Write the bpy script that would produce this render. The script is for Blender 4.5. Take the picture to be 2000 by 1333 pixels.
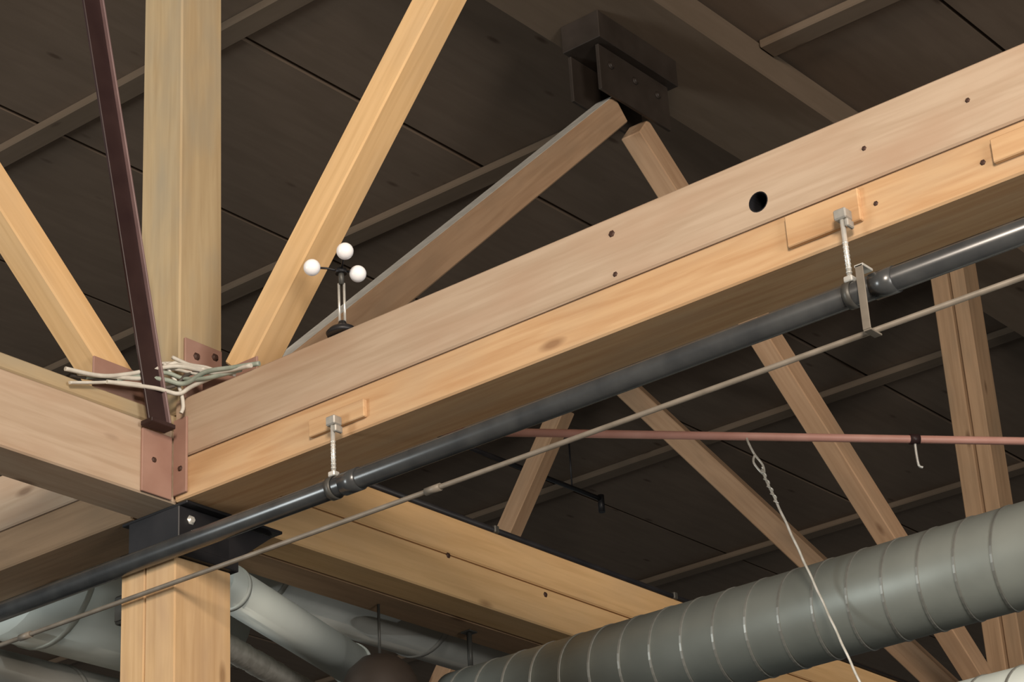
import bpy, bmesh, math, random
from mathutils import Vector, Matrix

random.seed(7)
for o in list(bpy.data.objects):
    bpy.data.objects.remove(o)
scn = bpy.context.scene
col = scn.collection

# ------------------------------------------------------------------ camera
cam_d = bpy.data.cameras.new('camera')
cam_d.sensor_width = 36.0
cam_d.lens = 36.0 * 4474.3 / 2000.0
cam_d.clip_end = 200
cam = bpy.data.objects.new('camera', cam_d)
col.objects.link(cam)
_r = Vector((0.7709, 0.6347, -0.0538)).normalized()
_u = Vector((0.3069, -0.2961, 0.9045)).normalized()
_f = Vector((-0.5582, 0.7138, 0.4230)).normalized()
_M = Matrix((( _r.x, _u.x, -_f.x, 5.5767), (_r.y, _u.y, -_f.y, -5.1716), (_r.z, _u.z, -_f.z, -2.8956), (0, 0, 0, 1)))
cam.matrix_world = _M
scn.camera = cam

# ------------------------------------------------------------------ world, lights, exposure
w = bpy.data.worlds.new('World')
scn.world = w
w.use_nodes = True
bg = w.node_tree.nodes['Background']
bg.inputs[0].default_value = (0.80, 0.84, 0.82, 1)
bg.inputs[1].default_value = 0.11

def area_light(name, loc, target, size, power, color, size_y=None):
    d = bpy.data.lights.new(name, 'AREA')
    d.energy = power
    d.color = color
    d.size = size
    if size_y:
        d.shape = 'RECTANGLE'
        d.size_y = size_y
    o = bpy.data.objects.new(name, d)
    o.location = loc
    o.rotation_euler = (Vector(target) - Vector(loc)).to_track_quat('-Z', 'Y').to_euler()
    col.objects.link(o)
    return o

area_light('warm_hall_light', (9.0, -9.0, 1.5), (0.3, 0.3, 0.6), 2.2, 1290, (1.0, 0.86, 0.72))
area_light('right_fill_light', (10.5, -3.0, -1.35), (-0.5, 1.0, 0.0), 2.5, 440, (1.0, 0.96, 0.90))  # unseen fill, added to brighten the ducts and the receding chord
area_light('left_fill_light', (-4.5, -8.5, -1.2), (-1.5, 0.5, 0.0), 2.5, 400, (0.92, 0.99, 1.0))  # unseen fill, added as cool daylight on the left chord and ducts

vs = scn.view_settings
vs.view_transform = 'Standard'
vs.look = 'None'
vs.gamma = 1.0
vs.use_curve_mapping = False
vs.exposure = 0.0

# ------------------------------------------------------------------ materials
def new_mat(name):
    m = bpy.data.materials.new(name)
    m.use_nodes = True
    nt = m.node_tree
    b = nt.nodes['Principled BSDF']
    return m, nt, b

def wood(name, c_light, c_dark, c_stain, stain=0.35, rough=0.72, grain=1.0):
    """planed timber: streaks along local X, knots, blotches of weathering"""
    m, nt, b = new_mat(name)
    N, L = nt.nodes.new, nt.links.new
    tc = N('ShaderNodeTexCoord')
    inf = N('ShaderNodeObjectInfo')
    off = N('ShaderNodeVectorMath'); off.operation = 'SCALE'
    comb = N('ShaderNodeCombineXYZ')
    for i in range(3):
        L(inf.outputs['Random'], comb.inputs[i])
    L(comb.outputs[0], off.inputs[0]); off.inputs['Scale'].default_value = 37.0
    add = N('ShaderNodeVectorMath'); add.operation = 'ADD'
    L(tc.outputs['Object'], add.inputs[0]); L(off.outputs[0], add.inputs[1])
    mp = N('ShaderNodeMapping'); mp.inputs['Scale'].default_value = (1.3, 22 * grain, 22 * grain)
    L(add.outputs[0], mp.inputs[0])
    n1 = N('ShaderNodeTexNoise'); n1.inputs['Scale'].default_value = 1.6
    n1.inputs['Detail'].default_value = 5; n1.inputs['Distortion'].default_value = 0.6
    L(mp.outputs[0], n1.inputs['Vector'])
    r1 = N('ShaderNodeValToRGB')
    r1.color_ramp.elements[0].position = 0.30; r1.color_ramp.elements[0].color = (*c_dark, 1)
    r1.color_ramp.elements[1].position = 0.62; r1.color_ramp.elements[1].color = (*c_light, 1)
    L(n1.outputs[0], r1.inputs[0])
    # weather stains
    mp2 = N('ShaderNodeMapping'); mp2.inputs['Scale'].default_value = (1.5, 4.0, 4.0)
    L(add.outputs[0], mp2.inputs[0])
    n2 = N('ShaderNodeTexNoise'); n2.inputs['Scale'].default_value = 1.7; n2.inputs['Detail'].default_value = 3
    L(mp2.outputs[0], n2.inputs['Vector'])
    r2 = N('ShaderNodeValToRGB')
    r2.color_ramp.elements[0].position = 0.45; r2.color_ramp.elements[0].color = (0, 0, 0, 1)
    r2.color_ramp.elements[1].position = 0.75; r2.color_ramp.elements[1].color = (stain, stain, stain, 1)
    L(n2.outputs[0], r2.inputs[0])
    mx = N('ShaderNodeMix'); mx.data_type = 'RGBA'
    L(r2.outputs[0], mx.inputs['Factor'])
    L(r1.outputs[0], mx.inputs['A']); mx.inputs['B'].default_value = (*c_stain, 1)
    # knots
    mp3 = N('ShaderNodeMapping'); mp3.inputs['Scale'].default_value = (2.2, 6.5, 6.5)
    L(add.outputs[0], mp3.inputs[0])
    vo = N('ShaderNodeTexVoronoi'); vo.inputs['Scale'].default_value = 0.8
    L(mp3.outputs[0], vo.inputs['Vector'])
    r3 = N('ShaderNodeValToRGB')
    r3.color_ramp.elements[0].position = 0.04; r3.color_ramp.elements[0].color = (0.75, 0.75, 0.75, 1)
    r3.color_ramp.elements[1].position = 0.11; r3.color_ramp.elements[1].color = (0, 0, 0, 1)
    L(vo.outputs['Distance'], r3.inputs[0])
    mx2 = N('ShaderNodeMix'); mx2.data_type = 'RGBA'
    L(r3.outputs[0], mx2.inputs['Factor']); L(mx.outputs['Result'], mx2.inputs['A'])
    mx2.inputs['B'].default_value = (c_dark[0] * .45, c_dark[1] * .38, c_dark[2] * .35, 1)
    L(mx2.outputs['Result'], b.inputs['Base Color'])
    b.inputs['Roughness'].default_value = rough
    b.inputs['Specular IOR Level'].default_value = 0.25
    bp = N('ShaderNodeBump'); bp.inputs['Strength'].default_value = 0.15; bp.inputs['Distance'].default_value = 0.004
    L(n1.outputs[0], bp.inputs['Height']); L(bp.outputs[0], b.inputs['Normal'])
    return m

def paint(name, c1, c2, rough=0.5, metal=0.0, scale=6.0, spec=0.4, stretch=(1, 1, 1)):
    m, nt, b = new_mat(name)
    N, L = nt.nodes.new, nt.links.new
    tc = N('ShaderNodeTexCoord')
    mp = N('ShaderNodeMapping'); mp.inputs['Scale'].default_value = stretch
    L(tc.outputs['Object'], mp.inputs[0])
    n = N('ShaderNodeTexNoise'); n.inputs['Scale'].default_value = scale; n.inputs['Detail'].default_value = 4
    L(mp.outputs[0], n.inputs['Vector'])
    r = N('ShaderNodeValToRGB')
    r.color_ramp.elements[0].position = 0.35; r.color_ramp.elements[0].color = (*c1, 1)
    r.color_ramp.elements[1].position = 0.68; r.color_ramp.elements[1].color = (*c2, 1)
    L(n.outputs[0], r.inputs[0]); L(r.outputs[0], b.inputs['Base Color'])
    b.inputs['Roughness'].default_value = rough
    b.inputs['Metallic'].default_value = metal
    b.inputs['Specular IOR Level'].default_value = spec
    return m

M = {}
M['timber'] = wood('golden timber', (0.70, 0.455, 0.225), (0.60, 0.375, 0.175), (0.50, 0.36, 0.22))
M['timber_pale'] = wood('pale timber', (0.50, 0.38, 0.275), (0.42, 0.305, 0.21), (0.43, 0.285, 0.19), 0.75)
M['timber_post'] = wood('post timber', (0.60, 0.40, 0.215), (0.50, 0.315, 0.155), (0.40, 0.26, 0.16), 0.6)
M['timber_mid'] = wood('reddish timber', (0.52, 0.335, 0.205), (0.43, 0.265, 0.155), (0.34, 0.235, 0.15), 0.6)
M['timber_orange'] = wood('orange timber', (0.58, 0.375, 0.205), (0.48, 0.275, 0.135), (0.46, 0.33, 0.21), 0.55)
M['timber_grey'] = wood('weathered timber', (0.46, 0.345, 0.20), (0.39, 0.28, 0.155), (0.33, 0.28, 0.20), 0.7)
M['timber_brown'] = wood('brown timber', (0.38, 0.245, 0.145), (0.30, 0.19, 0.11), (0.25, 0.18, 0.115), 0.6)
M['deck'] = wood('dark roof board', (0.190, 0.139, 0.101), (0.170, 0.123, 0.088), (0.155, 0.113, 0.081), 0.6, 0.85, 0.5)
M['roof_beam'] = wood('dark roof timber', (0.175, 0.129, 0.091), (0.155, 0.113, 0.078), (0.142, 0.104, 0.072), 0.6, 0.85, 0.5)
M['red_steel'] = paint('red-brown painted steel', (0.29, 0.160, 0.120), (0.36, 0.215, 0.165), 0.6)
M['red_pipe'] = paint('red painted pipe', (0.50, 0.25, 0.20), (0.60, 0.33, 0.27), 0.45)
M['maroon'] = paint('dark maroon steel', (0.026, 0.013, 0.013), (0.036, 0.019, 0.018), 0.45, 0.0, 8.0, 0.3)
M['mauve'] = paint('maroon steel edge highlight', (0.16, 0.10, 0.10), (0.22, 0.14, 0.135), 0.5)  # highlight along the strut edge, put into a lighter colour
M['black_pipe'] = paint('black iron pipe', (0.035, 0.037, 0.039), (0.058, 0.060, 0.060), 0.27, 0.1, 9.0, 0.7)
M['black'] = paint('black steel', (0.010, 0.010, 0.012), (0.020, 0.019, 0.021), 0.45)
M['dark_grey'] = paint('dark grey steel', (0.05, 0.05, 0.045), (0.09, 0.085, 0.075), 0.45, 0.3)
M['bolt'] = paint('rusty bolt', (0.05, 0.025, 0.018), (0.09, 0.045, 0.03), 0.6, 0.2, 30)
M['zinc'] = paint('zinc plated steel', (0.62, 0.60, 0.55), (0.80, 0.78, 0.72), 0.30, 0.5, 20)
M['steel'] = paint('dull bracket steel', (0.30, 0.28, 0.25), (0.42, 0.40, 0.36), 0.4, 0.3, 20)
M['conduit'] = paint('dull conduit', (0.16, 0.135, 0.105), (0.23, 0.195, 0.155), 0.5, 0.1, 12)
M['galv'] = paint('galvanised sheet', (0.22, 0.235, 0.21), (0.28, 0.295, 0.265), 0.48, 0.35, 3.5, 0.5)
M['seam'] = paint('dull seam', (0.19, 0.19, 0.17), (0.26, 0.26, 0.235), 0.4, 0.4, 6.0)
M['dust_lit'] = paint('dust and skylight timber top', (0.52, 0.48, 0.42), (0.64, 0.60, 0.53), 0.9, 0, 14)  # pale tone holds both dust and light from above
M['galv_pale'] = paint('pale galvanised sheet', (0.62, 0.67, 0.62), (0.72, 0.76, 0.71), 0.5, 0.05, 2.5)
M['galv_dull'] = paint('dull galvanised sheet', (0.30, 0.30, 0.275), (0.40, 0.39, 0.36), 0.55, 0.05, 3.0)
M['foil'] = paint('crinkled foil', (0.60, 0.56, 0.48), (0.80, 0.75, 0.66), 0.35, 0.4, 25)
M['cable_grey'] = paint('grey cable', (0.52, 0.49, 0.43), (0.66, 0.63, 0.56), 0.5, 0, 20)
M['cable_green'] = paint('grey-green cable', (0.24, 0.28, 0.23), (0.36, 0.40, 0.34), 0.5, 0, 20)
M['cable_dark'] = paint('dark cable', (0.06, 0.05, 0.045), (0.10, 0.085, 0.07), 0.5, 0, 20)
M['wire'] = paint('steel wire', (0.55, 0.53, 0.46), (0.75, 0.72, 0.66), 0.35, 0.4, 40)
M['dome'] = paint('dark brown enamel', (0.030, 0.022, 0.017), (0.045, 0.034, 0.027), 0.5)
M['pink'] = paint('pinkish block', (0.62, 0.36, 0.28), (0.70, 0.44, 0.35), 0.6)
M['concrete'] = paint('concrete floor', (0.07, 0.065, 0.06), (0.10, 0.095, 0.085), 0.8, 0, 1.0)
def globe_mat():
    m, nt, b = new_mat('white globe')
    N, L = nt.nodes.new, nt.links.new
    tc = N('ShaderNodeTexCoord'); n = N('ShaderNodeTexNoise'); n.inputs['Scale'].default_value = 20
    L(tc.outputs['Object'], n.inputs['Vector'])
    r = N('ShaderNodeValToRGB')
    r.color_ramp.elements[0].color = (0.86, 0.83, 0.82, 1); r.color_ramp.elements[1].color = (0.95, 0.93, 0.93, 1)
    L(n.outputs[0], r.inputs[0]); L(r.outputs[0], b.inputs['Base Color'])
    b.inputs['Roughness'].default_value = 0.25
    L(r.outputs[0], b.inputs['Emission Color'])
    b.inputs['Emission Strength'].default_value = 0.12
    return m
M['globe'] = globe_mat()

# ------------------------------------------------------------------ helpers
def tag(o, label=None, cat=None, group=None, kind=None):
    if label: o['label'] = label
    if cat: o['category'] = cat
    if group: o['group'] = group
    if kind: o['kind'] = kind
    return o

def thing(name, loc, label, cat, group=None, kind=None):
    o = bpy.data.objects.new(name, None)
    o.empty_display_size = 0.05
    o.location = loc
    col.objects.link(o)
    return tag(o, label, cat, group, kind)

def origin_of(par):
    v = Vector((0, 0, 0))
    while par is not None:
        v += par.matrix_basis.to_translation()
        par = par.parent
    return v

def link(name, me, mat, parent=None, matrix=None):
    o = bpy.data.objects.new(name, me)
    if mat and not me.materials:
        me.materials.append(M[mat] if isinstance(mat, str) else mat)
    col.objects.link(o)
    mw = matrix if matrix is not None else Matrix.Identity(4)
    if parent is not None:
        o.parent = parent
        # parents only ever carry a translation, or are meshes with a full matrix
        pm = Matrix.Identity(4)
        ch = []
        p = parent
        while p is not None:
            ch.append(p.matrix_basis.copy()); p = p.parent
        for m_ in reversed(ch):
            pm = pm @ m_
        o.matrix_basis = pm.inverted() @ mw
    else:
        o.matrix_basis = mw
    return o

def bm_mesh(bm, name, smooth=False):
    me = bpy.data.meshes.new(name)
    bmesh.ops.recalc_face_normals(bm, faces=bm.faces)
    if smooth:
        for f in bm.faces: f.smooth = True
    bm.to_mesh(me); bm.free()
    return me

_boxcache = {}
def box_mesh(lx, ly, lz, bevel=0.004):
    k = (round(lx, 4), round(ly, 4), round(lz, 4), bevel)
    bm = bmesh.new()
    bmesh.ops.create_cube(bm, size=1.0)
    bmesh.ops.scale(bm, vec=(lx, ly, lz), verts=bm.verts)
    if bevel:
        bmesh.ops.bevel(bm, geom=list(bm.edges), offset=min(bevel, .3 * min(lx, ly, lz)), segments=1, affect='EDGES')
    return bm_mesh(bm, 'box')

def frame(p0, p1, side=None):
    """matrix at the middle of p0-p1 with local X along it, local Y = side"""
    p0, p1 = Vector(p0), Vector(p1)
    x = (p1 - p0).normalized()
    if side is None:
        side = Vector((0, 0, 1)).cross(x)
        if side.length < 1e-3: side = Vector((0, 1, 0))
    y = Vector(side); y = (y - x * y.dot(x)).normalized()
    z = x.cross(y)
    m = Matrix((x, y, z)).transposed().to_4x4()
    m.translation = (p0 + p1) / 2
    return m, (p1 - p0).length

def bar(name, p0, p1, wy, hz, mat, parent=None, side=None, bevel=0.005):
    m, L = frame(p0, p1, side)
    return link(name, box_mesh(L, wy, hz, bevel), mat, parent, m)

def box(name, lo, hi, mat, parent=None, along=0, bevel=0.004):
    """axis box lo..hi, local X (the grain) turned along axis `along`"""
    lo, hi = Vector(lo), Vector(hi)
    c = (lo + hi) / 2
    p0, p1 = c.copy(), c.copy()
    p0[along] = lo[along]; p1[along] = hi[along]
    side = {0: (0, 1, 0), 1: (-1, 0, 0), 2: (0, 1, 0)}[along]
    m, L = frame(p0, p1, side)
    d = hi - lo
    wy = d[1] if along in (0, 2) else d[0]
    hz = {0: d[2], 1: d[2], 2: d[0]}[along]
    return link(name, box_mesh(L, wy, hz, bevel), mat, parent, m)

def tube_mesh(pts, r, n=10, caps=True, radii=None):
    pts = [Vector(p) for p in pts]
    bm = bmesh.new()
    rings = []
    t0 = (pts[1] - pts[0]).normalized()
    nrm = t0.orthogonal().normalized()
    for i, p in enumerate(pts):
        if i == 0: t = pts[1] - pts[0]
        elif i == len(pts) - 1: t = pts[-1] - pts[-2]
        else: t = (pts[i + 1] - pts[i]).normalized() + (pts[i] - pts[i - 1]).normalized()
        t.normalize()
        nrm = (nrm - t * nrm.dot(t)).normalized()
        b = t.cross(nrm)
        rr = radii[i] if radii else r
        rings.append([bm.verts.new(p + (nrm * math.cos(a) + b * math.sin(a)) * rr)
                      for a in [2 * math.pi * k / n for k in range(n)]])
    for a, b in zip(rings, rings[1:]):
        for k in range(n):
            f = bm.faces.new((a[k], a[(k + 1) % n], b[(k + 1) % n], b[k])); f.smooth = True
    if caps:
        bm.faces.new(rings[0][::-1]); bm.faces.new(rings[-1])
    me = bpy.data.meshes.new('tube'); 
    bmesh.ops.recalc_face_normals(bm, faces=bm.faces)
    bm.to_mesh(me); bm.free()
    return me

def tube(name, pts, r, mat, parent=None, n=10, radii=None):
    # mesh is stored around its first point
    o = Vector(pts[0])
    me = tube_mesh([Vector(p) - o for p in pts], r, n, True, radii)
    return link(name, me, mat, parent, Matrix.Translation(o))

def cyl(name, p0, p1, r, mat, parent=None, n=16, bevel=0.0):
    p0, p1 = Vector(p0), Vector(p1)
    m, L = frame(p0, p1)
    me = tube_mesh([(-L / 2, 0, 0), (L / 2, 0, 0)], r, n)
    return link(name, me, mat, parent, m)

def ellipsoid_mesh(rx, ry, rz, seg=20, rings=12):
    bm = bmesh.new()
    bmesh.ops.create_uvsphere(bm, u_segments=seg, v_segments=rings, radius=1)
    bmesh.ops.scale(bm, vec=(rx, ry, rz), verts=bm.verts)
    return bm_mesh(bm, 'ball', True)

def lathe_mesh(profile, n=28):
    bm = bmesh.new(); rings = []
    for r, z in profile:
        rings.append([bm.verts.new((r * math.cos(2 * math.pi * k / n), r * math.sin(2 * math.pi * k / n), z)) for k in range(n)])
    for a, b in zip(rings, rings[1:]):
        for k in range(n):
            bm.faces.new((a[k], a[(k + 1) % n], b[(k + 1) % n], b[k])).smooth = True
    bm.faces.new(rings[0][::-1]); bm.faces.new(rings[-1])
    return bm_mesh(bm, 'lathe')

def prism(name, poly, axis, a, b, mat, parent=None, bevel=0.002):
    """polygon in the plane normal to `axis`, from a to b"""
    bm = bmesh.new()
    def mk(q, t):
        if axis == 0: return (t, q[0], q[1])
        if axis == 1: return (q[0], t, q[1])
        return (q[0], q[1], t)
    v0 = [bm.verts.new(mk(q, a)) for q in poly]; v1 = [bm.verts.new(mk(q, b)) for q in poly]
    bm.faces.new(v0); bm.faces.new(v1[::-1])
    for i in range(len(poly)):
        j = (i + 1) % len(poly)
        bm.faces.new((v0[i], v0[j], v1[j], v1[i]))
    c = sum((v.co for v in bm.verts), Vector()) / len(bm.verts)
    for v in bm.verts: v.co -= c
    bmesh.ops.recalc_face_normals(bm, faces=bm.faces)
    if bevel:
        bmesh.ops.bevel(bm, geom=list(bm.edges), offset=bevel, segments=1, affect='EDGES')
    return link(name, bm_mesh(bm, 'prism'), mat, parent, Matrix.Translation(c))

def bolt(pos, normal, r=0.011, h=0.012, mat='bolt', parent=None, name='bolt'):
    """hexagon bolt head on a washer"""
    pos, n = Vector(pos), Vector(normal).normalized()
    me = lathe_mesh([(r * 1.5, 0), (r * 1.5, h * .3), (r, h * .3), (r * .95, h)], 6)
    q = n.to_track_quat('Z', 'Y').to_matrix().to_4x4(); q.translation = pos
    return link(name, me, mat, parent, q)

# ------------------------------------------------------------------ the setting
FLOOR = -4.5
fl = box('floor', (-14, -14, FLOOR - .1), (14, 16, FLOOR), 'concrete', None, 0, 0)
tag(fl, 'grey concrete hall floor far below the trusses', None, None, 'structure')

DECK = 3.5
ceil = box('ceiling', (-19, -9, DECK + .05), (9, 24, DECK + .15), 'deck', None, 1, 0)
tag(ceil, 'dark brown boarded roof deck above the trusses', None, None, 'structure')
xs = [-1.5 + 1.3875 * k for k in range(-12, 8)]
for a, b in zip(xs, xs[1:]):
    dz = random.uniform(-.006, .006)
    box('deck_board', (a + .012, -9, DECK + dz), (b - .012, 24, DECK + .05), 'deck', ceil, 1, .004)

# cross beams the far and near web braces rise to
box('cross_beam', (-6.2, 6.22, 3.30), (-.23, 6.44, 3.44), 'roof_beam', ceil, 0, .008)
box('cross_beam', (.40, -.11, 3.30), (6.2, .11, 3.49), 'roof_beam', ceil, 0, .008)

rb = thing('roof_beam', (0.1, 8, 3.3), 'wide dark roof beam above the V-shaped web braces', 'beam', 'dark roof beams')
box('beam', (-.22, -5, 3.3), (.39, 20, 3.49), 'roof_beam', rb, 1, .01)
PUR = [(-0.2, 'dark purlin of the roof nearest the camera side'),
       (1.70, 'dark purlin under the roof boards behind the near king post'),
       (3.75, 'dark purlin under the roof boards beyond the V-shaped braces'),
       (5.8, 'dark purlin under the roof boards in front of the far king post'),
       (7.9, 'dark purlin under the roof boards beyond the far truss'),
       (10.2, 'farthest dark purlin under the roof boards')]
for y, lab in PUR[1:]:
    p = thing('roof_purlin', (-5, y, 3.425), lab, 'purlin', 'roof purlins')
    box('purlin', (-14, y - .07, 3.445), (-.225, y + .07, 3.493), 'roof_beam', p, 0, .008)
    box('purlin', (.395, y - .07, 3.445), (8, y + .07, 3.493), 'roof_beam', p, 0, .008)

# ------------------------------------------------------------------ bottom chords
TA = .116           # half thickness of the chord along X
TBX = .10           # its neighbour's visible face
# chord to the right (along +X)
ca = thing('bottom_chord', (3, 0, 0), 'long pale timber chord with round bored hole, rising to upper right', 'beam', 'truss bottom chords')
up = box('upper_plank', (TBX + .008, -TA, .158), (6.2, TA, .38), 'timber_pale', ca, 0, .006)
lo = box('lower_plank', (TBX + .008, -TA, 0), (6.2, TA, .153), 'timber_orange', ca, 0, .006)
# the bored hole, cut for real
cut = cyl('cutter', (2.555, -TA - .05, .229), (2.555, TA - .06, .229), .032, None, None, 24)
md = up.modifiers.new('hole', 'BOOLEAN'); md.object = cut; md.operation = 'DIFFERENCE'; md.solver = 'EXACT'
bpy.context.view_layer.update()
dg = bpy.context.evaluated_depsgraph_get()
me2 = bpy.data.meshes.new_from_object(up.evaluated_get(dg))
up.modifiers.clear(); up.data = me2
bpy.data.objects.remove(cut)
# nailing blocks at the hangers
def nail_block(x0, x1, z0, z1):
    box('nailing_block', (x0, -TA - .018, z0), (x1, -TA, z1), 'timber_orange', ca, 0, .003)
bm = bmesh.new(); rows = []
for i in range(24):
    a = 2 * math.pi * i / 24
    rows.append([bm.verts.new((rr * math.cos(a), t, rr * math.sin(a))) for t, rr in ((-.0005, .0325), (-.0005, .0295), (.17, .0295), (.17, .0325))])
for i in range(24):
    A, B = rows[i], rows[(i + 1) % 24]
    for k in range(4):
        bm.faces.new((A[k], A[(k + 1) % 4], B[(k + 1) % 4], B[k]))
bm.faces.new([r_[2] for r_ in rows])
link('bore_shade_lining', bm_mesh(bm, 'shade_lining'), 'black', ca, Matrix.Translation((2.555, -TA, .229)))  # black lining added to keep the hole dark, its shade painted in
nail_block(.767, 1.014, .035, .097)
nail_block(2.644, 2.886, .040, .140)
nail_block(3.30, 3.62, .052, .125)
for x, z, r in [(2.031, .322, .012), (2.032, .184, .009), (2.916, .26, .008), (3.248, .276, .008), (2.929, .079, .008), (3.263, .075, .009)]:
    bolt((x, -TA, z), (0, -1, 0), r * .65, .004, 'bolt', ca, 'nail_head')

cl = thing('bottom_chord', (-2.5, 0, 0), 'shadowed timber chord running lower left behind the post', 'beam', 'truss bottom chords')
box('upper_plank', (-5.7, -TA, .158), (-TBX - .008, TA, .38), 'timber_pale', cl, 0, .006)
box('lower_plank', (-5.7, -TA, 0), (-TBX - .008, TA, .153), 'timber_brown', cl, 0, .006)

cb = thing('bottom_chord', (0, -2, 0), 'timber chord entering from left edge with capping strip on top', 'beam', 'truss bottom chords')
box('main_plank', (-TBX, -4.2, 0), (TBX, -.004, .272), 'timber_pale', cb, 1, .006)
box('capping_strip', (-TBX, -4.2, .276), (TBX - .006, -.004, .334), 'timber_grey', cb, 1, .006)

cd = thing('bottom_chord', (0, 3, 0), 'golden double timber chord receding right behind the spiral duct', 'beam', 'truss bottom chords')
box('upper_plank', (-.06, .004, .172), (TBX, 6.5, .334), 'timber', cd, 1, .006)
box('lower_plank', (-.06, .004, 0), (TBX, 6.5, .167), 'timber', cd, 1, .006)
box('rear_ply', (-.24, .13, 0), (-.066, 6.5, .334), 'timber_brown', cd, 1, .006)
for y, z in [(1.344, .163), (1.953, .14)]:
    bolt((TBX, y, z), (1, 0, 0), .008, .006, 'bolt', cd, 'nail_head')

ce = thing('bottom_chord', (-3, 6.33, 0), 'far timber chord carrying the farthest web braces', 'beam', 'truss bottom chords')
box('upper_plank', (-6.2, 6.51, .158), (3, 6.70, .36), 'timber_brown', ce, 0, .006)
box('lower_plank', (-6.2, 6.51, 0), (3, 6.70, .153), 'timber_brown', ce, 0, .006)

# ------------------------------------------------------------------ posts
pp = thing('timber_post', (0, 0, FLOOR), 'square golden timber post below the chord crossing', 'post')
box('left_timber', (-.138, -.133, FLOOR), (-.018, .13, -.205), 'timber_post', pp, 2, .005)
box('right_timber', (-.014, -.133, FLOOR), (.133, .13, -.205), 'timber_post', pp, 2, .005)

kp = thing('king_post', (0, 0, .334), 'upright timber king post rising from the near chord crossing', 'post', 'king posts')
box('shaft', (-.10, -.103, .338), (.113, .107, 3.29), 'timber_grey', kp, 2, .006)
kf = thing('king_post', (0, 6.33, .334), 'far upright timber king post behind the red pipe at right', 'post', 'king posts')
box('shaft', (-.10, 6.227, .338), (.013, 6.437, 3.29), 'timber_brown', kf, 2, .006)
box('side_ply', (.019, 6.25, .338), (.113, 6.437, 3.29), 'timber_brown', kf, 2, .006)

# ------------------------------------------------------------------ web braces
def brace(p0, p1, wy, hz, mat, side, label, dusty=False):
    t = thing('web_brace', p0, label, 'brace', 'truss web braces')
    b = bar('shaft', p0, p1, wy, hz, mat, t, side, .006)
    if dusty:  # pale strip: dust plus painted light from above
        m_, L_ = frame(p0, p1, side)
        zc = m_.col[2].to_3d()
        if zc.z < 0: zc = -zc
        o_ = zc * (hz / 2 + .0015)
        bar('dusty_lit_top', Vector(p0) + o_, Vector(p1) + o_, wy - .012, .003, 'dust_lit', t, side, .001)
    return t
brace((.345, 0, .445), (2.75, 0, 3.24), .125, .125, 'timber', (0, 1, 0),
      'bright golden web brace leaning right from the near king post')
brace((0, -.305, .415), (0, -3.15, 3.155), .12, .125, 'timber', (1, 0, 0),
      'bright golden web brace leaning left at the left edge')
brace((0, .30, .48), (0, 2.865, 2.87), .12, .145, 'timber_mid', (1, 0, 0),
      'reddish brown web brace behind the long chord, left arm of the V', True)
brace((0, 6.08, .455), (0, 3.05, 2.855), .12, .135, 'timber_mid', (1, 0, 0),
      'reddish brown web brace, right arm of the V, reaching the far king post')
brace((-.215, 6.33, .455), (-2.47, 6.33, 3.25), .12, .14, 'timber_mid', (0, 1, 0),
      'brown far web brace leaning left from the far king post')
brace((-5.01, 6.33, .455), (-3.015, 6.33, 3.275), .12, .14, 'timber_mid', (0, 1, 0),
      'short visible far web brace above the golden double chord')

# gusset block at the top of the V
ag = thing('apex_bracket', (0.03, 2.95, 3.05), 'dark steel bracket at the top of the V-shaped braces', 'bracket')
box('side_plate', (.075, 2.66, 2.885), (.095, 3.24, 3.14), 'dome', ag, 1, .003)
box('side_plate', (-.095, 2.66, 2.885), (-.075, 3.24, 3.14), 'dome', ag, 1, .003)
box('top_plate', (-.095, 2.62, 3.145), (.135, 3.28, 3.298), 'dome', ag, 1, .003)
for y in (2.75, 2.95, 3.14):
    bolt((.095, y, 3.05), (1, 0, 0), .014, .015, 'dome', ag)

# ------------------------------------------------------------------ steel at the joint
sc = thing('steel_saddle', (0, 0, -.2), 'black steel cap between the post and the chords', 'bracket')
box('cap_plate', (-.165, -.150, -.203), (.152, .150, -.165), 'black', sc, 0, .003)
box('cap_core', (-.13, -.11, -.165), (.125, .13, -.012), 'black', sc, 0, .003)
box('top_plate', (-.17, -.105, -.012), (.16, .36, -.001), 'black', sc, 1, .002)
prism('gusset', [(.13, -.015), (.35, -.015), (.15, -.16), (.13, -.16)], 0, .105, .120, 'black', sc)
prism('gusset', [(.13, -.015), (.35, -.015), (.15, -.16), (.13, -.16)], 0, -.120, -.105, 'black', sc)
bolt((.125, -.055, -.055), (1, 0, 0), .012, .012, 'zinc', sc)

an = thing('corner_bracket', (.105, -.12, 0), 'red-brown steel angle bracket in the chord corner', 'bracket')
box('left_leaf', (TBX + .001, -.268, .004), (TBX + .011, -.130, .238), 'red_steel', an, 2, .002)
box('right_leaf', (TBX + .013, -.128, .018), (.178, -.118, .30), 'red_steel', an, 2, .002)
bolt((TBX + .011, -.215, .13), (1, 0, 0), .007, .007, 'bolt', an)
bolt((.150, -.128, .11), (0, -1, 0), .007, .007, 'bolt', an)

# red shoes at the feet of king post and braces
sh = thing('steel_shoe', (0, 0, .36), 'red-brown steel shoe plates around the king post foot', 'bracket')
box('king_plate', (.115, -.085, .385), (.125, .095, .635), 'red_steel', sh, 2, .002)
bolt((.125, -.032, .575), (1, 0, 0), .010, .010, 'bolt', sh)
bolt((.125, .058, .600), (1, 0, 0), .010, .010, 'bolt', sh)
box('brace_plate', (.063, -.46, .337), (.073, -.16, .46), 'red_steel', sh, 1, .002)
bolt((.073, -.375, .40), (1, 0, 0), .009, .010, 'bolt', sh)
box('right_plate', (.20, -.074, .382), (.47, -.064, .45), 'red_steel', sh, 0, .002)

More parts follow.
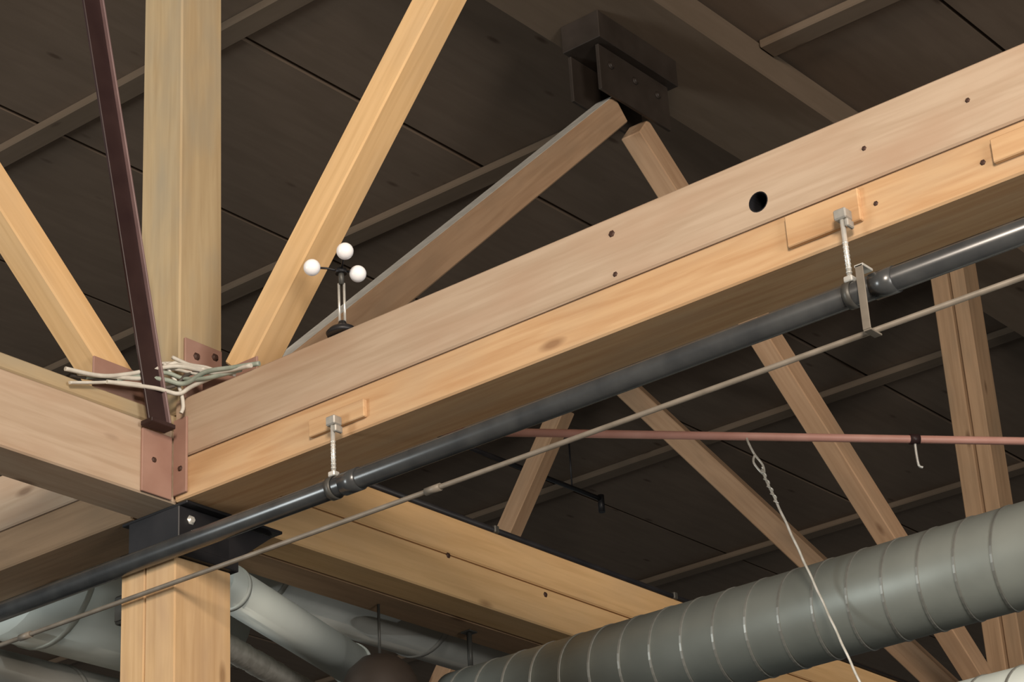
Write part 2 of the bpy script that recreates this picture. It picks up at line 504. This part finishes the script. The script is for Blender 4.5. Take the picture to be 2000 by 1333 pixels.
# maroon steel strut leaning up from the corner
ms = thing('steel_strut', (.16, -.20, .25), 'dark maroon steel strut leaning left in front of king post', 'strut')
d0, d1 = Vector((.150, -.235, .243)), Vector((.150, -.86, 3.05))
bar('web', d0, d1, .012, .082, 'maroon', ms, (1, 0, 0), .002)
off = Vector((0.008, 0.041, 0.009))
bar('flange', d0 + off, d1 + off, .030, .008, 'mauve', ms, (1, 0, 0), .002)
box('foot', (.118, -.285, .236), (.176, -.175, .252), 'maroon', ms, 1, .002)

# ------------------------------------------------------------------ cables heaped at the joint
def smooth_pts(P, n=6):
    P = [Vector(p) for p in P]; out = []
    for i in range(len(P) - 1):
        a = P[max(i - 1, 0)]; b = P[i]; c = P[i + 1]; d = P[min(i + 2, len(P) - 1)]
        for k in range(n):
            t = k / n
            out.append(.5 * ((2 * b) + (c - a) * t + (2 * a - 5 * b + 4 * c - d) * t * t + (3 * b - a - 3 * c + d) * t ** 3))
    out.append(P[-1]); return out
CAB = [
 ('cable_grey', [(.115, -.62, .345), (.13, -.48, .358), (.135, -.36, .40), (.16, -.20, .47), (.20, -.15, .47), (.33, -.14, .41), (.50, -.13, .385)], .008),
 ('cable_grey', [(.11, -.56, .348), (.125, -.42, .375), (.14, -.28, .41), (.15, -.16, .50), (.24, -.14, .455), (.36, -.13, .405)], .008),
 ('cable_green', [(.10, -.52, .350), (.13, -.33, .400), (.16, -.22, .415), (.20, -.16, .405), (.30, -.15, .42), (.42, -.14, .40), (.52, -.11, .392)], .009),
 ('cable_grey', [(.13, -.45, .345), (.16, -.26, .37), (.18, -.17, .37), (.22, -.14, .395), (.34, -.135, .40)], .008),
 ('cable_green', [(.12, -.40, .372), (.15, -.22, .445), (.19, -.155, .43), (.29, -.145, .40), (.44, -.12, .392)], .008),
 ('cable_dark', [(.09, -.58, .342), (.125, -.36, .368), (.16, -.19, .395), (.22, -.15, .44), (.38, -.13, .395)], .007),
 ('cable_grey', [(.15, -.17, .52), (.20, -.14, .485), (.27, -.125, .455), (.33, -.12, .42), (.40, -.11, .39)], .007),
 ('cable_grey', [(.10, -.19, .505), (.14, -.160, .503), (.20, -.148, .478), (.28, -.14, .44)], .006),
 ('cable_grey', [(.11, -.20, .475), (.15, -.165, .475), (.21, -.152, .448), (.27, -.145, .42)], .006),
 ('cable_grey', [(.115, -.60, .300), (.118, -.50, .330), (.128, -.38, .365), (.15, -.24, .385)], .006),
 ('cable_grey', [(.14, -.20, .49), (.17, -.155, .40), (.185, -.15, .33), (.18, -.155, .30)], .007),
]
CLAB = ['grey cable running along the left chord top into the heap', 'grey cable arching over the front of the king post',
        'thick grey-green cable twisted along the right end of the heap', 'grey cable lying lowest in the heap at the corner',
        'grey-green cable crossing the middle of the cable heap', 'dark thin cable woven through the grey cable heap',
        'short grey cable loop topmost against the king post', 'upper of two short straight grey cables across the king post foot', 'lower of two short straight grey cables across the king post foot',
        'grey cable hanging over the left chord edge at the heap end', 'grey cable end drooping toward the red corner bracket']
for (m, P, r), lab in zip(CAB, CLAB):
    t = tube('electric_cable', smooth_pts(P), r, m, None, 8)
    tag(t, lab, 'cable', 'cables heaped at the chord crossing')

# ------------------------------------------------------------------ three-globe fixture standing on the chord
FX, FY = .885, -.085
gl = thing('globe_fixture', (FX, FY, .38), 'small black-footed stand with three white globes on the long chord', 'lamp')
link('base', lathe_mesh([(.052, 0), (.056, .010), (.044, .024), (.016, .040), (.012, .052)]), 'black', gl, Matrix.Translation((FX, FY, .381)))
for dx in (-.009, .009):
    cyl('stem', (FX + dx * .77, FY + dx * .63, .43), (FX + dx * .77, FY + dx * .63, .575), .0045, 'zinc', gl, 10)
cyl('collar', (FX, FY, .57), (FX, FY, .635), .010, 'dark_grey', gl, 12)
cyl('collar_ring', (FX, FY, .612), (FX, FY, .628), .020, 'black', gl, 14)
for q in [(.814, -.152, .638), (.965, -.150, .645), (.925, -.045, .612)]:
    c = Vector(q)
    st = Vector((FX, FY, .622))
    a = tube('arm', [st, st.lerp(c, .5) + Vector((0, 0, .004)), c], .004, 'black', gl, 8)
    link('globe', ellipsoid_mesh(.029, .029, .029), 'globe', a, Matrix.Translation(c))

# ------------------------------------------------------------------ pipe, conduit and hangers under the right chord
PY, PZ, PR = -.165, -.192, .034
bpipe = thing('iron_pipe', (0, PY, PZ), 'black iron pipe hung under the long chord', 'pipe')
cyl('barrel', (-5.2, PY, PZ), (6.0, PY, PZ), PR, 'black_pipe', bpipe, 24)
for x in (.985, 2.95):
    cyl('coupling', (x - .035, PY, PZ), (x + .035, PY, PZ), PR + .004, 'black_pipe', bpipe, 24)
cp = thing('conduit', (0, PY, PZ - .128), 'thin dull metal conduit running below the black pipe', 'conduit')
CZ = PZ - .125
cyl('barrel', (-5.2, PY, CZ), (6.0, PY, CZ), .0085, 'conduit', cp, 12)
for x in (1.32, -.6):
    cyl('coupling', (x - .03, PY, CZ), (x + .03, PY, CZ), .0125, 'conduit', cp, 12)

def hanger(x, lab, ztop):
    h = thing('pipe_hanger', (x, PY, ztop), lab, 'hanger', 'pipe hangers on the long chord')
    yb = -TA - .024
    box('beam_clamp', (x - .020, PY - .014, ztop - .01), (x + .020, yb, ztop + .022), 'steel', h, 0, .004)
    box('clamp_jaw', (x + .010, PY - .010, ztop - .036), (x + .022, yb, ztop - .012), 'steel', h, 2, .003)
    cyl('threaded_rod', (x, PY, PZ + PR + .012), (x, PY, ztop), .0075, 'zinc', h, 12)
    for k in range(9):
        z = PZ + PR + .02 + k * .013
        cyl('thread', (x, PY, z), (x, PY, z + .004), .0088, 'zinc', h, 10)
    box('swivel_nut', (x - .014, PY - .014, PZ + PR + .004), (x + .014, PY + .014, PZ + PR + .022), 'zinc', h, 2, .003)
    ring = [Vector((x, PY + (PR + .003) * math.sin(a), PZ + (PR + .003) * math.cos(a))) for a in [2 * math.pi * k / 24 for k in range(25)]]
    bm = bmesh.new()
    rows = []
    for i in range(24):
        a = 2 * math.pi * i / 24
        rows.append([bm.verts.new((sx, rr * math.sin(a), rr * math.cos(a))) for sx, rr in ((-.012, PR + .001), (-.012, PR + .005), (.012, PR + .005), (.012, PR + .001))])
    for i in range(24):
        A, B = rows[i], rows[(i + 1) % 24]
        for k in range(4):
            bm.faces.new((A[k], A[(k + 1) % 4], B[(k + 1) % 4], B[k]))
    link('pipe_ring', bm_mesh(bm, 'ring', True), 'dark_grey', h, Matrix.Translation((x, PY, PZ)))
    return h
hanger(.905, 'bright rod hanger of the black pipe near the post', .035)
hanger(2.845, 'bright rod hanger of the black pipe below the bored hole', .05)

cs = thing('conduit_strap', (2.90, PY, PZ), 'flat strap tying thin conduit to black pipe beside right hanger', 'strap')
box('strap', (2.890, PY - PR - .014, CZ - .012), (2.914, PY - PR - .010, PZ + .055), 'conduit', cs, 2, .001)
box('hook', (2.888, PY - PR - .014, PZ + .05), (2.916, PY + .005, PZ + .058), 'zinc', cs, 1, .001)
box('foot', (2.890, PY - PR - .012, CZ - .016), (2.914, PY + .012, CZ - .010), 'conduit', cs, 1, .001)

# conduit clipped along the top edge of the receding chord
tc = thing('black_conduit', (.08, .6, .35), 'black conduit along the top edge of the golden double chord', 'conduit')
cyl('barrel', (.088, .16, .349), (.088, 6.1, .349), .014, 'black', tc, 14)
for y in (.80, 1.655, 2.9):
    box('clip', (.062, y - .014, .334), (.106, y + .014, .367), 'dark_grey', tc, 1, .004)

# ------------------------------------------------------------------ red pipe with wire
r0, r1 = Vector((.70, .135, .162)), Vector((3.6, 3.50, .162))
rp = thing('red_pipe', r0, 'slim red pipe crossing level behind the long chord', 'pipe')
def rpt(px_t): return r0.lerp(r1, px_t)
cyl('barrel', r0, r1, .0145, 'red_pipe', rp, 16)
cc = rpt(.455); dd = (r1 - r0).normalized()
cyl('coupling', cc - dd * .018, cc + dd * .018, .019, 'maroon', rp, 16)
hk = thing('hook', rpt(.455) + Vector((0, 0, -.05)), 'short bright hook hanging below the red pipe coupling', 'hook')
hp = rpt(.455)
tube('shank', smooth_pts([hp + Vector((0, 0, -.018)), hp + Vector((0, 0, -.06)), hp + Vector((.002, .003, -.10)), hp + Vector((.012, .012, -.108))]), .005, 'zinc', hk, 8)

wp = Vector((1.622, 1.192, .145))
we = Vector((1.955, 1.225, -.868))
sw = thing('suspension_wire', wp, 'bright twisted wire slung from red pipe across spiral duct', 'wire')
dirw = (we - wp).normalized()
q = wp + dirw * .10
tube('hook_loop', smooth_pts([wp + Vector((-.006, .012, .018)), wp + Vector((0, -.004, 0)), wp + dirw * .06, q + Vector((.012, .008, -.01)), q + dirw * .05, q + Vector((-.012, -.01, .0)), q + dirw * -.035], 5), .0042, 'wire', sw, 8)
dwn = []
for k in range(61):
    t = k / 60
    p = (q + dirw * .03).lerp(we, t)
    a = k * .9
    dwn.append(p + Vector((math.cos(a), math.sin(a), 0)) * .0008)
tube('strand', dwn, .0048, 'wire', sw, 6)
tw = []
for k in range(40):
    p = q + dirw * (.02 + .004 * k)
    tw.append(p + Vector((math.cos(k * .8), math.sin(k * .8), 0)) * .0065)
tube('twist', tw, .003, 'wire', sw, 6)

# ------------------------------------------------------------------ ducts
def spiral_duct(label, y, z, x0, x1, r, pitch, mat):
    d = thing('spiral_duct', (x0, y, z), label, 'duct')
    cyl('sheet_tube', (x0, y, z), (x1, y, z), r, mat, d, 48)
    bm = bmesh.new(); prev = None
    steps = int((x1 - x0) / pitch * 40)
    for i in range(steps + 1):
        a = 2 * math.pi * i / 40; x = pitch * i / 40
        ring = [bm.verts.new((x + sx, rr * math.cos(a), -rr * math.sin(a))) for sx, rr in ((-.006, r - .001), (-.004, r + .003), (.004, r + .003), (.006, r - .001))]
        if prev:
            for k in range(3):
                bm.faces.new((prev[k], prev[k + 1], ring[k + 1], ring[k]))
        prev = ring
    me = bm_mesh(bm, 'seam')
    link('spiral_seam', me, 'seam', d, Matrix.Translation((x0, y, z)))
    return d
spiral_duct('long grey spiral-seam duct crossing the lower right corner', 1.45, -.45, .04, 4.2, .17, .137, 'galv')
spiral_duct('pale spiral duct just showing in the bottom right corner', 1.23, -1.055, 1.2, 4.2, .17, .137, 'galv_pale')

def round_duct(label, p0, p1, r, mat, rings, cat='duct'):
    p0, p1 = Vector(p0), Vector(p1)
    d = thing('round_duct', p0, label, cat)
    cyl('sheet_tube', p0, p1, r, mat, d, 40)
    dv = (p1 - p0).normalized()
    for t in rings:
        c = p0.lerp(p1, t)
        cyl('joint_band', c - dv * .012, c + dv * .012, r + .006, mat, d, 40)
    return d
round_duct('pale round duct right of the post under the double chord', (-.163, .33, -.10), (-.56, 1.50, -.10), .083, 'galv_pale', (.1, .98))
round_duct('dull grey round duct behind the golden double chord', (-.475, .32, .19), (-.475, 4.6, .19), .20, 'galv_dull', (.13, .35, .6))
round_duct('large pale round duct left of the post', (-1.15, .16, .19), (-1.15, 1.22, .19), .30, 'galv_pale', (.2, .75))
round_duct('dull grey round duct along the bottom edge left of the post', (-1.50, -.10, -.28), (-1.50, 2.6, -.28), .24, 'galv_dull', (.3, .62))

# crinkled foil hose
f0, f1 = Vector((-.50, .56, -.16)), Vector((-.84, 1.60, -.16))
fh = thing('foil_hose', f0, 'bright crinkled foil hose just right of the post at bottom', 'hose')
pts, rad = [], []
for k in range(90):
    t = k / 89
    pts.append(f0.lerp(f1, t)); rad.append(.044 + (.006 if k % 2 else -.004) + random.uniform(-.002, .002))
tube('corrugated_skin', pts, .05, 'foil', fh, 18, rad)

# dark dome beneath the pale duct
dm = thing('dome_pendant', (-.15, 1.24, -.19), 'dark brown dome lamp at the bottom edge under the pale duct', 'lamp')
dc = Vector((-.16, 1.215, -.365))
link('shade', lathe_mesh([(.165, -.20), (.166, -.04), (.155, .03), (.125, .095), (.075, .14), (.030, .155), (.012, .16)], 36), 'dome', dm, Matrix.Translation(dc))
cyl('stem', dc + Vector((0, 0, .155)), dc + Vector((0, 0, .363)), .006, 'dark_grey', dm, 10)

# hanger stubs below the double chord
for y, zb, lab in ((1.752, -.17, 'short thick dark drop rod under the double chord beside spiral duct'),):
    dr = thing('drop_rod', (-.15, y, 0), lab, 'rod')
    cyl('rod', (-.15, y, zb), (-.15, y, -.006), .006 if y < 1.5 else .011, 'dark_grey', dr, 10)
    box('plate', (-.175, y - .025, -.007), (-.125, y + .025, -.001), 'dark_grey', dr, 0, .001)

# small box and peg on the hidden side of the post
jb = thing('junction_box', (-.2, .0, -.25), 'dark green-grey box on the left side of the post head', 'box')
box('body', (-.30, -.02, -.32), (-.139, .10, -.215), 'dark_grey', jb, 2, .006)
box('cover', (-.292, -.026, -.312), (-.150, -.020, -.223), 'dark_grey', jb, 2, .002)
cyl('knob', (-.225, -.034, -.262), (-.225, -.026, -.262), .014, 'zinc', jb, 14)
pg = thing('post_block', (-.2, .02, -.56), 'small pinkish block on the left side of the post at bottom edge', 'block')
box('block', (-.225, .0, -.70), (-.139, .06, -.525), 'pink', pg, 2, .005)

# thin dark branch pipe below the roof behind the far truss
bp = thing('branch_pipe', (-3.5, 6.5, 3.0), 'thin dark branch pipe with a drop end under the far roof', 'pipe')
cyl('barrel', (-3.49, 5.2, 3.0), (-3.46, 7.31, 3.0), .017, 'black', bp, 12)
cyl('drop_end', (-3.46, 7.31, 3.03), (-3.46, 7.31, 2.90), .024, 'black', bp, 12)
for y in (5.8, 7.0):
    cyl('drop_rod', (-3.48, y, 3.0), (-3.48, y, 3.44 if y == 5.8 else 3.49), .006, 'black', bp, 8)
